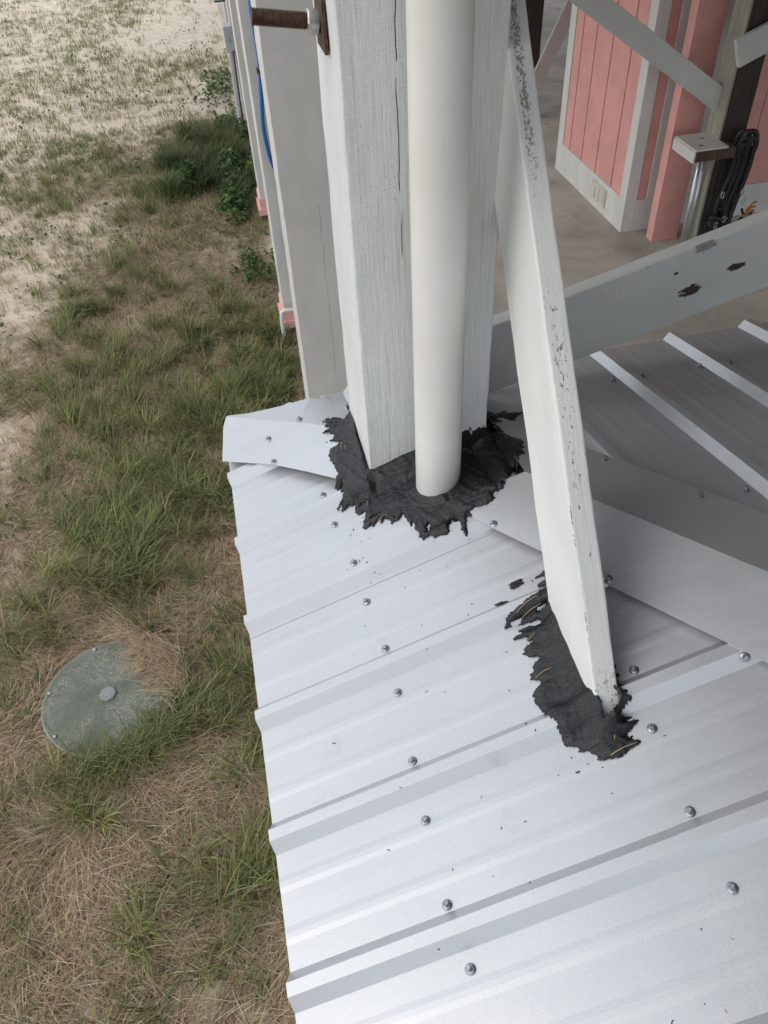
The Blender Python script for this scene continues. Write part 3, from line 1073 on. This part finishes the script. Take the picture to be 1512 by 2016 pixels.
def tar_patch(name, poly, label, inner, wall_h, wall_w, streak, feather, step=.0022, thick=.003, extra=()):
    """inner(x,y)-> distance to the timber wall (negative inside it)"""
    P = np.array(poly)
    x0, y0 = P.min(0) - .05; x1, y1 = P.max(0) + .05
    xs = np.arange(x0, x1, step); ys = np.arange(y0, y1, step)
    X, Y = np.meshgrid(xs, ys)
    sd = poly_sd(X, Y, poly)
    for ex in extra: sd = np.maximum(sd, poly_sd(X, Y, ex))
    n = (vnoise(X * streak[0], Y * streak[1], 22, 3) - .5) * .022 + (vnoise(X * streak[0], Y * streak[1], 70, 7) - .5) * .020 + (vnoise(X * streak[0], Y * streak[1], 200, 13) - .5) * .014
    rag = .35 + 1.3 * np.clip((vnoise(X, Y, 17, 5) - .3) * 1.8, 0, 1)
    u_, v_ = feather(X, Y)                      # along the trowel stroke, across it
    n = n * .55 + (vnoise(u_ * .12, v_, 95, 71) - .5) * .030 + (vnoise(u_ * .15, v_, 240, 73) - .5) * .016
    s = sd + n * rag
    dw = inner(X, Y)
    holes = (vnoise(X * streak[0], Y * streak[1], 60, 31) > .93) & (sd < .03)
    keep = (s > 0) & (dw > -.006) & ~holes
    Z = np.zeros_like(X); ok = np.zeros_like(keep)
    for j in range(X.shape[0]):
        for i in range(X.shape[1]):
            if not (keep[j, i] or (j and keep[j - 1, i]) or (i and keep[j, i - 1]) or (i and j and keep[j - 1, i - 1])): continue
            h = BVH.ray_cast(Vector((X[j, i], Y[j, i], 3.0)), Vector((0, 0, -1)))
            if h[0] is not None: Z[j, i] = h[0].z; ok[j, i] = True
    base = np.where(ok, Z, 0.0)
    mx = base.copy()
    for dj in range(-2, 3):
        for di in range(-2, 3): mx = np.maximum(mx, np.roll(np.roll(base, dj, 0), di, 1))
    sm_ = np.zeros_like(mx)
    wt = np.zeros_like(mx)
    for dj in range(-3, 4):
        for di in range(-3, 4):
            b_ = np.roll(np.roll(mx, dj, 0), di, 1); g_ = b_ > 0
            sm_ += b_ * g_; wt += g_
    sm_ = sm_ / np.maximum(wt, 1)
    inn = np.clip(s / .012, 0, 1)
    Z = np.where(ok, Z * (1 - inn) + np.maximum(sm_, Z) * inn, Z)
    edge = np.clip(s / .012, 0, 1) ** .6
    tn = (vnoise(X, Y, 22, 41) - .35) * .004 + np.abs(vnoise(X * streak[0], Y * streak[1], 55, 43) - .5) * .003 + (vnoise(X, Y, 160, 47) - .5) * .0014
    # trowel ridges
    tn += np.maximum(0, np.sin((X * streak[2] + Y * streak[3]) + (vnoise(X, Y, 14, 51) - .5) * 9) - .6) * .004
    hgt = edge * (thick + np.maximum(tn, -.004)) + .0012
    wn_ = wall_h * (.8 + .4 * vnoise(X, Y, 30, 61))
    ww = wall_w * (.85 + .3 * vnoise(X, Y, 18, 67))
    hgt += wn_ * np.clip(1 - np.maximum(dw, 0) / ww, 0, 1) * np.clip(s / .02, 0, 1)
    hgt += .0022 * np.exp(-((dw - ww) / .0022) ** 2) * np.clip(s / .01, 0, 1)
    Z = Z + hgt
    idx = -np.ones(X.shape, int)
    V, F = [], []
    for j in range(X.shape[0] - 1):
        for i in range(X.shape[1] - 1):
            if keep[j, i] and ok[j, i] and ok[j, i + 1] and ok[j + 1, i] and ok[j + 1, i + 1]:
                f = []
                for a, b in ((j, i), (j, i + 1), (j + 1, i + 1), (j + 1, i)):
                    if idx[a, b] < 0:
                        idx[a, b] = len(V)
                        zz = Z[a, b]
                        V.append((X[a, b] + random.uniform(-.0004, .0004), Y[a, b] + random.uniform(-.0004, .0004), zz))
                    f.append(idx[a, b])
                F.append(tuple(f))
    me = mesh_from(V, F, smooth=True)
    o = link(name, me, M['tar'])
    sm = o.modifiers.new('thickness', 'SOLIDIFY'); sm.thickness = .003; sm.offset = -1
    return tag(o, label, 'tar', 'black tar patches on the roof'), X, Y, Z, keep


def box_dist(x0, x1, y0, y1):
    def fn(X, Y):
        dx = np.maximum(x0 - X, X - x1); dy = np.maximum(y0 - Y, Y - y1)
        return np.where((dx > 0) & (dy > 0), np.hypot(dx, dy), np.maximum(dx, dy))
    return fn

post_d = box_dist(PX, PX + PW, PY, PY + PD)
def d_main(X, Y):
    dp_ = np.hypot(X - .3286, Y - 1.193) - .0468
    return np.minimum(post_d(X, Y), dp_)

T1 = [(.20, 1.56), (.165, 1.520), (.132, 1.506), (.135, 1.469), (.137, 1.423), (.119, 1.398), (.137, 1.339), (.122, 1.310), (.144, 1.248), (.155, 1.208), (.157, 1.159), (.186, 1.154),
      (.236, 1.144), (.252, 1.112), (.255, 1.068), (.273, 1.036), (.302, 1.047), (.311, 1.063), (.358, 1.052), (.408, 1.070), (.455, 1.115), (.512, 1.180), (.528, 1.245), (.51, 1.275),
      (.500, 1.337), (.55, 1.385), (.60, 1.42), (.56, 1.445), (.515, 1.43), (.50, 1.50), (.46, 1.56)]
tar1, *_ = tar_patch('tar_patch', T1, 'black tar smeared around the foot of the white post and plastic pipe', d_main, .010, .016, (1.0, 1.0, 120, 60),
                     lambda X, Y: (np.hypot(X - .33, Y - 1.38), np.arctan2(Y - 1.38, X - .33) * .22))

inv = BR[0]
zr = lambda x: zA(x) + .004
def d_brace(X, Y):
    out = np.zeros_like(X)
    Zs = EZ + TA * (X - EX) + .006
    a = np.array(inv)
    lx = a[0, 0] * X + a[0, 1] * Y + a[0, 2] * Zs + a[0, 3]
    ly = a[1, 0] * X + a[1, 1] * Y + a[1, 2] * Zs + a[1, 3]
    dx = np.abs(lx) - BR[1] / 2; dy = (np.abs(ly) - BR[2] / 2) * 1.35
    return np.where((dx > 0) & (dy > 0), np.hypot(dx, dy), np.maximum(dx, dy))

T2 = [(.450, .872), (.420, .856), (.416, .835), (.386, .828), (.368, .816), (.342, .792), (.373, .793), (.402, .789), (.399, .770), (.371, .772), (.359, .723), (.353, .694), (.356, .667),
      (.341, .649), (.340, .621), (.345, .602), (.356, .576), (.361, .547), (.384, .527), (.401, .511), (.422, .499), (.436, .512), (.452, .514), (.446, .528), (.458, .545), (.462, .60), (.47, .75)]
tar2, *_ = tar_patch('tar_patch', T2, 'black tar strip along the foot of the slanting white brace', d_brace, .018, .027, (.16, 1.0, 10, 60), lambda X, Y: (X, Y),
                     extra=([(.395, .868), (.378, .872), (.372, .862), (.390, .858)], [(.36, .842), (.345, .846), (.34, .836), (.352, .834)]))


def straws(parent, spots):
    for (x, y, a, l) in spots:
        pts = []
        for k in range(5):
            t = k / 4 - .5
            px, py = x + math.cos(a) * l * t + .006 * math.sin(t * 4), y + math.sin(a) * l * t
            h, n = roof_hit(px, py)
            if h is None: continue
            pts.append(h + Vector((0, 0, .010 + .003 * math.cos(t * 6))))
        if len(pts) > 2: link('straw', tube_mesh(pts, .0005, 5), M['dry'], parent)

straws(tar1, [(.155, 1.40, 1.9, .03), (.163, 1.39, 2.3, .02), (.200, 1.162, .7, .022), (.178, 1.22, 2.2, .02)])
straws(tar2, [(.383, .807, .4, .045), (.39, .797, .3, .03), (.372, .75, 1.0, .02), (.369, .68, .35, .02), (.425, .535, 2.2, .025), (.43, .512, .1, .03)])

# steel shavings and specks of tar dropped on the sheets
bm = bmesh.new()
for k in range(58):
    if k < 18: x, y = random.gauss(.2, .10), random.uniform(.2, 1.2)
    elif k < 30: x, y = random.gauss(.36, .05), random.uniform(.45, 1.0)
    elif k < 44: x, y = random.gauss(.15, .03), random.gauss(1.13, .06)
    else: x, y = random.uniform(0, .7), random.uniform(.1, .6)
    if post_d(np.array([x]), np.array([y]))[0] < .01: continue
    h, n = roof_hit(x, y)
    if h is None: continue
    a = random.random() * 6.28; l = random.uniform(.0008, .003)
    t = Vector((math.cos(a), math.sin(a), 0)); t = (t - n * t.dot(n)).normalized(); s_ = n.cross(t)
    bend = random.uniform(-.6, .6) * l
    w_ = random.uniform(.0003, .0008)
    ring = [h + n * .0006 + t * (l * (i - 1)) + s_ * (bend if i == 1 else 0) for i in range(3)]
    vs2 = []
    for i, p in enumerate(ring):
        vs2.append((bm.verts.new(p + s_ * w_), bm.verts.new(p - s_ * w_), bm.verts.new(p + n * w_ * 1.6)))
    for i in range(2):
        for a_, b_ in ((0, 1), (1, 2), (2, 0)):
            bm.faces.new((vs2[i][a_], vs2[i][b_], vs2[i + 1][b_], vs2[i + 1][a_]))
o = link('steel_shavings', bm_mesh(bm), M['rust'])
tag(o, 'tiny dark steel shavings and tar specks scattered on the metal roof', 'debris', kind='stuff')

# ================================================================== LID IN THE GRASS
lid = empty('septic_lid', (-.962, 2.30, .0))
tag(lid, 'round grey-green plastic access lid half covered by dry grass', 'lid')
prof = [(.300, -.06), (.300, .028), (.308, .030), (.309, .050), (.303, .056), (.280, .056), (.276, .059), (.268, .060), (.10, .063), (.001, .064)]
me = lathe_mesh(prof, 72)
o = link('cover', me, M['lid'], lid)
tl = Matrix.Translation((-.962, 2.30, .012)) @ Matrix.Rotation(math.radians(2), 4, 'X')
o.matrix_basis = tl
kn = lathe_mesh([(.038, .063), (.040, .070), (.036, .076), (.02, .077), (.001, .077)], 8)
o = link('centre_cap', kn, M['lidknob'], lid); o.matrix_basis = tl
for a in (105, 165, 215, 40, 285, 340):
    b_ = lathe_mesh([(.010, .054), (.010, .062), (.007, .066), (.001, .066)], 8)
    o = link('bolt', b_, M['zinc'], lid)
    o.matrix_basis = tl @ Matrix.Translation((.285 * math.cos(math.radians(a)), .285 * math.sin(math.radians(a)), 0))

# ================================================================== GRASS
def blades(name, label, n, X, Y, L, W_, th0, th1, az, col, segs=3, zoff=0.0, mat='leaf'):
    Z = ground_z(X, Y) + zoff
    n = len(X)
    ts = np.linspace(0, 1, segs + 1)
    cx, cy, cz = X.copy(), Y.copy(), Z.copy()
    ax, ay = np.cos(az), np.sin(az)
    sx, sy = -ay, ax
    V = np.zeros((n, segs * 2 + 1, 3), np.float32)
    for i, t in enumerate(ts):
        if i:
            th = th0 + (th1 - th0) * (ts[i - 1] + .5 / segs)
            cx = cx + np.sin(th) * ax * L / segs; cy = cy + np.sin(th) * ay * L / segs
            cz = cz + np.cos(th) * L / segs
            cz = np.maximum(cz, Z + .004)
        w = W_ * (1 - t ** 1.6) * .5
        if i < segs:
            V[:, 2 * i, 0] = cx + sx * w; V[:, 2 * i, 1] = cy + sy * w; V[:, 2 * i, 2] = cz
            V[:, 2 * i + 1, 0] = cx - sx * w; V[:, 2 * i + 1, 1] = cy - sy * w; V[:, 2 * i + 1, 2] = cz
        else:
            V[:, 2 * i, 0] = cx; V[:, 2 * i, 1] = cy; V[:, 2 * i, 2] = cz
    nv = segs * 2 + 1
    base = (np.arange(n) * nv)[:, None]
    tri = []
    for i in range(segs - 1):
        a = 2 * i
        tri += [[a, a + 1, a + 3], [a, a + 3, a + 2]]
    a = 2 * (segs - 1)
    tri.append([a, a + 1, a + 2])
    T = (base[:, :, None] + np.array(tri)[None]).reshape(-1, 3)
    me = bpy.data.meshes.new(name)
    me.vertices.add(n * nv); me.vertices.foreach_set('co', V.reshape(-1))
    me.loops.add(T.size); me.loops.foreach_set('vertex_index', T.astype(np.int32).reshape(-1))
    me.polygons.add(len(T)); me.polygons.foreach_set('loop_start', np.arange(0, T.size, 3, dtype=np.int32))
    me.polygons.foreach_set('loop_total', np.full(len(T), 3, np.int32))
    me.update(calc_edges=True)
    at_ = me.attributes.new('col', 'FLOAT_COLOR', 'POINT')
    c = np.repeat(np.concatenate([col, np.ones((n, 1))], 1)[:, None, :], nv, 1).astype(np.float32)
    at_.data.foreach_set('color', c.reshape(-1))
    o = link(name, me, M[mat])
    return tag(o, label, 'grass', kind='stuff')


def region(n, y0, y1):
    y = rng.uniform(y0, y1, n)
    xl = -1.75 - .155 * y
    xr = np.where(y < 1.75, .10, .225 + .012 * y)
    x = xl + (xr - xl) * rng.random(n)
    return x, y


def off_lid(x, y, keepr=.29):
    d = np.hypot(x + .962, y - 2.30)
    cover = (x > -.86)
    return (d > keepr)


def pick(x, y, p):
    k = rng.random(len(x)) < p
    return x[k], y[k]


def colors(n, pal, var=.25):
    pal = np.array(pal); c = pal[rng.integers(0, len(pal), n)]
    return np.clip(c * (1 + rng.uniform(-var, var, (n, 1))) * (1 + rng.uniform(-.08, .08, (n, 3))), .002, 1)


GREEN = [(.175, .20, .062), (.23, .25, .085), (.13, .155, .056), (.30, .295, .125), (.18, .20, .092)]
OLIVE = [(.235, .24, .10), (.29, .27, .14), (.19, .205, .085), (.35, .31, .18)]
STRAW = [(.54, .42, .28), (.64, .51, .35), (.45, .33, .21), (.49, .36, .24), (.33, .23, .145), (.70, .59, .43)]

# matted dry straw
x, y = region(190000, .2, 11)
th = thatch(x, y)
p = np.clip(th * 1.05 - .08 + field(DRY, x, y) * .35, 0, 1) * np.clip(1.45 - y / 9.5, .12, 1)
x, y = pick(x, y, p); k = off_lid(x, y, .325); x, y = x[k], y[k]
n = len(x)
flow = vnoise(x, y, 1.6, 77) * 9 + rng.normal(0, .75, n)
blades('dry_grass', 'matted dry brown grass covering the ground below the roof edge', n, x, y, rng.uniform(.06, .19, n), rng.uniform(.0018, .0036, n),
       rng.uniform(.75, 1.45, n), rng.uniform(1.35, 1.9, n), flow, colors(n, STRAW), 3)

# green tufts: clump centres, then blades fanned around each
def tufts(name, label, nc, y0, y1, prob, per, L, spread, pal, Wd_, t1=(1.0, 2.0)):
    cx, cy = region(nc, y0, y1)
    cx, cy = pick(cx, cy, prob(cx, cy))
    k = off_lid(cx, cy, .33); cx, cy = cx[k], cy[k]
    m_ = len(cx)
    size = rng.uniform(.6, 1.25, m_)
    bias = vnoise(cx, cy, 1.1, 88) * 12
    i = np.repeat(np.arange(m_), per)
    n = len(i)
    a = rng.random(n) * 2 * np.pi
    r = np.sqrt(rng.random(n)) * spread * size[i]
    x = cx[i] + np.cos(a) * r; y = cy[i] + np.sin(a) * r
    az = np.where(rng.random(n) < .55, a, bias[i] + rng.normal(0, .7, n))
    tint = rng.uniform(.75, 1.3, m_)[i][:, None]
    return blades(name, label, n, x, y, L * size[i] * rng.uniform(.55, 1.2, n), Wd_ * rng.uniform(.7, 1.3, n), rng.uniform(.05, .5, n), rng.uniform(t1[0], t1[1], n), az,
                  np.clip(colors(n, pal, .3) * tint, .003, 1), 4)

tufts('green_grass', 'lush green grass clumps in the yard beside the roof', 4200, .2, 10.5,
      lambda x, y: np.clip(field(LUSH, x, y) ** 1.3 * np.where(y < 2.6, .55, 1.0), 0, 1), 40, .20, .055, GREEN, .0058)
tufts('low_grass', 'short olive grass mixed through the dry mat and sand', 17000, .2, 10.5,
      lambda x, y: np.clip(.12 + vnoise(x, y, 2.3, 91) * .60 - field(SAND, x, y) * .35 - field(DRY, x, y) * .22, .02, 1), 11, .085, .035, GREEN + OLIVE, .0036, (.8, 1.8))
tufts('far_grass', 'thin scattered grass tufts growing in the pale sand', 9500, 7.0, 21,
      lambda x, y: np.clip((.18 + vnoise(x, y, .8, 97) * .75 - field(SAND, x, y) * .9 + field(LUSH, x, y) * .6), .01, 1), 9, .085, .07, OLIVE + GREEN, .0065, (.3, 1.5))
n = 5200
i_ = rng.integers(0, 26, n)
bx = rng.normal(-.12, .20, 26); by = rng.normal(8.9, .50, 26)
x = bx[i_] + rng.normal(0, .06, n); y = by[i_] + rng.normal(0, .08, n); x = np.minimum(x, .28)
blades('tall_grass', 'tall dark green grass clump growing against the far posts', n, x, y, rng.uniform(.16, .36, n), rng.uniform(.005, .009, n), rng.uniform(.05, .5, n), rng.uniform(.9, 1.9, n),
       rng.random(n) * 6.28, colors(n, [(.085, .115, .038), (.12, .15, .05), (.06, .085, .03)], .3), 4)
# dead tangle over the lid's edge
n = 1000
a = rng.normal(.55, .36, n); r = .37 - rng.random(n) ** 2.0 * .15
x = -.962 + np.cos(a) * r; y = 2.30 + np.sin(a) * r
blades('dry_grass_fringe', 'dry grass flopping over the right side of the round lid', n, x, y, rng.uniform(.08, .2, n), rng.uniform(.002, .0036, n), rng.uniform(.7, 1.3, n), rng.uniform(1.5, 2.0, n),
       a + math.pi + rng.normal(0, .8, n), colors(n, STRAW), 4, zoff=.075)
n = 900
a = rng.normal(-1.1, .55, n); r = .30 + rng.random(n) * .10
x = -.962 + np.cos(a) * r; y = 2.30 + np.sin(a) * r
blades('green_grass_fringe', 'green grass leaning on the lower rim of the round lid', n, x, y, rng.uniform(.10, .26, n), rng.uniform(.003, .006, n), rng.uniform(.2, .7, n), rng.uniform(1.2, 2.0, n),
       rng.random(n) * 6.28, colors(n, GREEN), 4, zoff=.0)


# broad-leaved weeds
def leaves(name, label, X, Y, Zh, size, pal, cat='weeds', kind='stuff', parent=None):
    n = len(X)
    Z = ground_z(X, Y) + Zh
    m_ = 7
    V = np.zeros((n, m_, 3), np.float32)
    az = rng.random(n) * 6.28; tx = rng.normal(0, .35, n); ty = rng.normal(0, .35, n)
    prof = [(0, -.45, 0), (.42, -.30, .05), (.50, .1, .04), (.22, .48, -.02), (-.22, .48, -.02), (-.50, .1, .04), (-.42, -.30, .05)]
    for i, (a, b, c) in enumerate(prof):
        px = a * size; py = b * size
        V[:, i, 0] = X + px * np.cos(az) - py * np.sin(az)
        V[:, i, 1] = Y + px * np.sin(az) + py * np.cos(az)
        V[:, i, 2] = Z + c * size + px * tx + py * ty
    T = (np.arange(n) * m_)[:, None, None] + np.array([[0, 1, 2], [0, 2, 3], [0, 3, 4], [0, 4, 5], [0, 5, 6]])[None]
    T = T.reshape(-1, 3)
    me = bpy.data.meshes.new(name)
    me.from_pydata(V.reshape(-1, 3).tolist(), [], T.tolist())
    at_ = me.attributes.new('col', 'FLOAT_COLOR', 'POINT')
    c = np.repeat(np.concatenate([colors(n, pal, .3), np.ones((n, 1))], 1)[:, None, :], m_, 1).astype(np.float32)
    at_.data.foreach_set('color', c.reshape(-1))
    o = link(name, me, M['leaf'], parent)
    return tag(o, label, cat if label else None, kind=kind)

WEED = [(.060, .115, .032), (.085, .15, .042), (.12, .19, .055), (.045, .085, .028)]
cx, cy = region(900, 2.2, 16)
cx, cy = pick(cx, cy, np.clip(vnoise(cx, cy, 1.3, 55) * 1.2 - .25, .03, .7))
i = np.repeat(np.arange(len(cx)), 7)
X = cx[i] + rng.normal(0, .055, len(i)); Y = cy[i] + rng.normal(0, .07, len(i))
k = off_lid(X, Y, .33); X, Y = X[k], Y[k]
leaves('creeping_weeds', 'small round-leaved weeds scattered over the sand and grass', X, Y, rng.uniform(.015, .06, len(X)), rng.uniform(.016, .036, len(X)), WEED)


def shrub(cx, cy, rx_, ry_, h, n, label, sz=(.025, .055)):
    r = empty('leafy_weed', (cx, cy, 0))
    tag(r, label, 'plant', 'leafy weeds along the house')
    nl = 14
    lx = cx + rng.normal(0, .55, nl) * rx_; ly = cy + rng.normal(0, .55, nl) * ry_; lr = rng.uniform(.18, .5, nl); lh = rng.uniform(.3, 1.1, nl)
    i_ = rng.integers(0, nl, n)
    a = rng.random(n) * 6.28; q_ = np.sqrt(rng.random(n)) * (1 + .5 * (rng.random(n) < .12))
    X = lx[i_] + np.cos(a) * q_ * rx_ * lr[i_]; Y = ly[i_] + np.sin(a) * q_ * ry_ * lr[i_]
    X = np.minimum(X, .235 + .012 * Y + rng.uniform(-.02, .03, n))
    top = h * lh[i_] * np.clip(1 - q_ ** 2 * .75, .1, 1)
    Zh = top * rng.random(n) ** .6 + .01
    leaves('foliage', None, X, Y, Zh, rng.uniform(sz[0], sz[1], n), WEED, None, None, r)
    st_v, st_f = [], []
    for k in range(24):
        j = rng.integers(0, n)
        p0 = Vector((cx + (X[j] - cx) * .4, cy + (Y[j] - cy) * .4, 0)); p1 = Vector((X[j], Y[j], Zh[j]))
        s = len(st_v)
        for p in (p0, p1):
            for da in (0, 2.1, 4.2): st_v.append((p.x + .002 * math.cos(da), p.y + .002 * math.sin(da), p.z))
        for q2 in range(3): st_f.append((s + q2, s + (q2 + 1) % 3, s + 3 + (q2 + 1) % 3, s + 3 + q2))
    link('stems', mesh_from(st_v, st_f), M['dry'], r)['kind'] = 'stuff'
    return r

shrub(-.08, 9.0, .45, .95, .26, 4200, 'dense green weed bush against the far posts')
shrub(.10, 6.4, .16, .40, .14, 500, 'low dark weeds by the slab near the two-step pink base', (.016, .034))
shrub(.20, 11.6, .28, .9, .22, 420, 'sparse vine with round leaves by the grey box')
shrub(.16, 4.75, .09, .5, .10, 320, 'narrow strip of weeds along the slab beside the grass', (.014, .03))
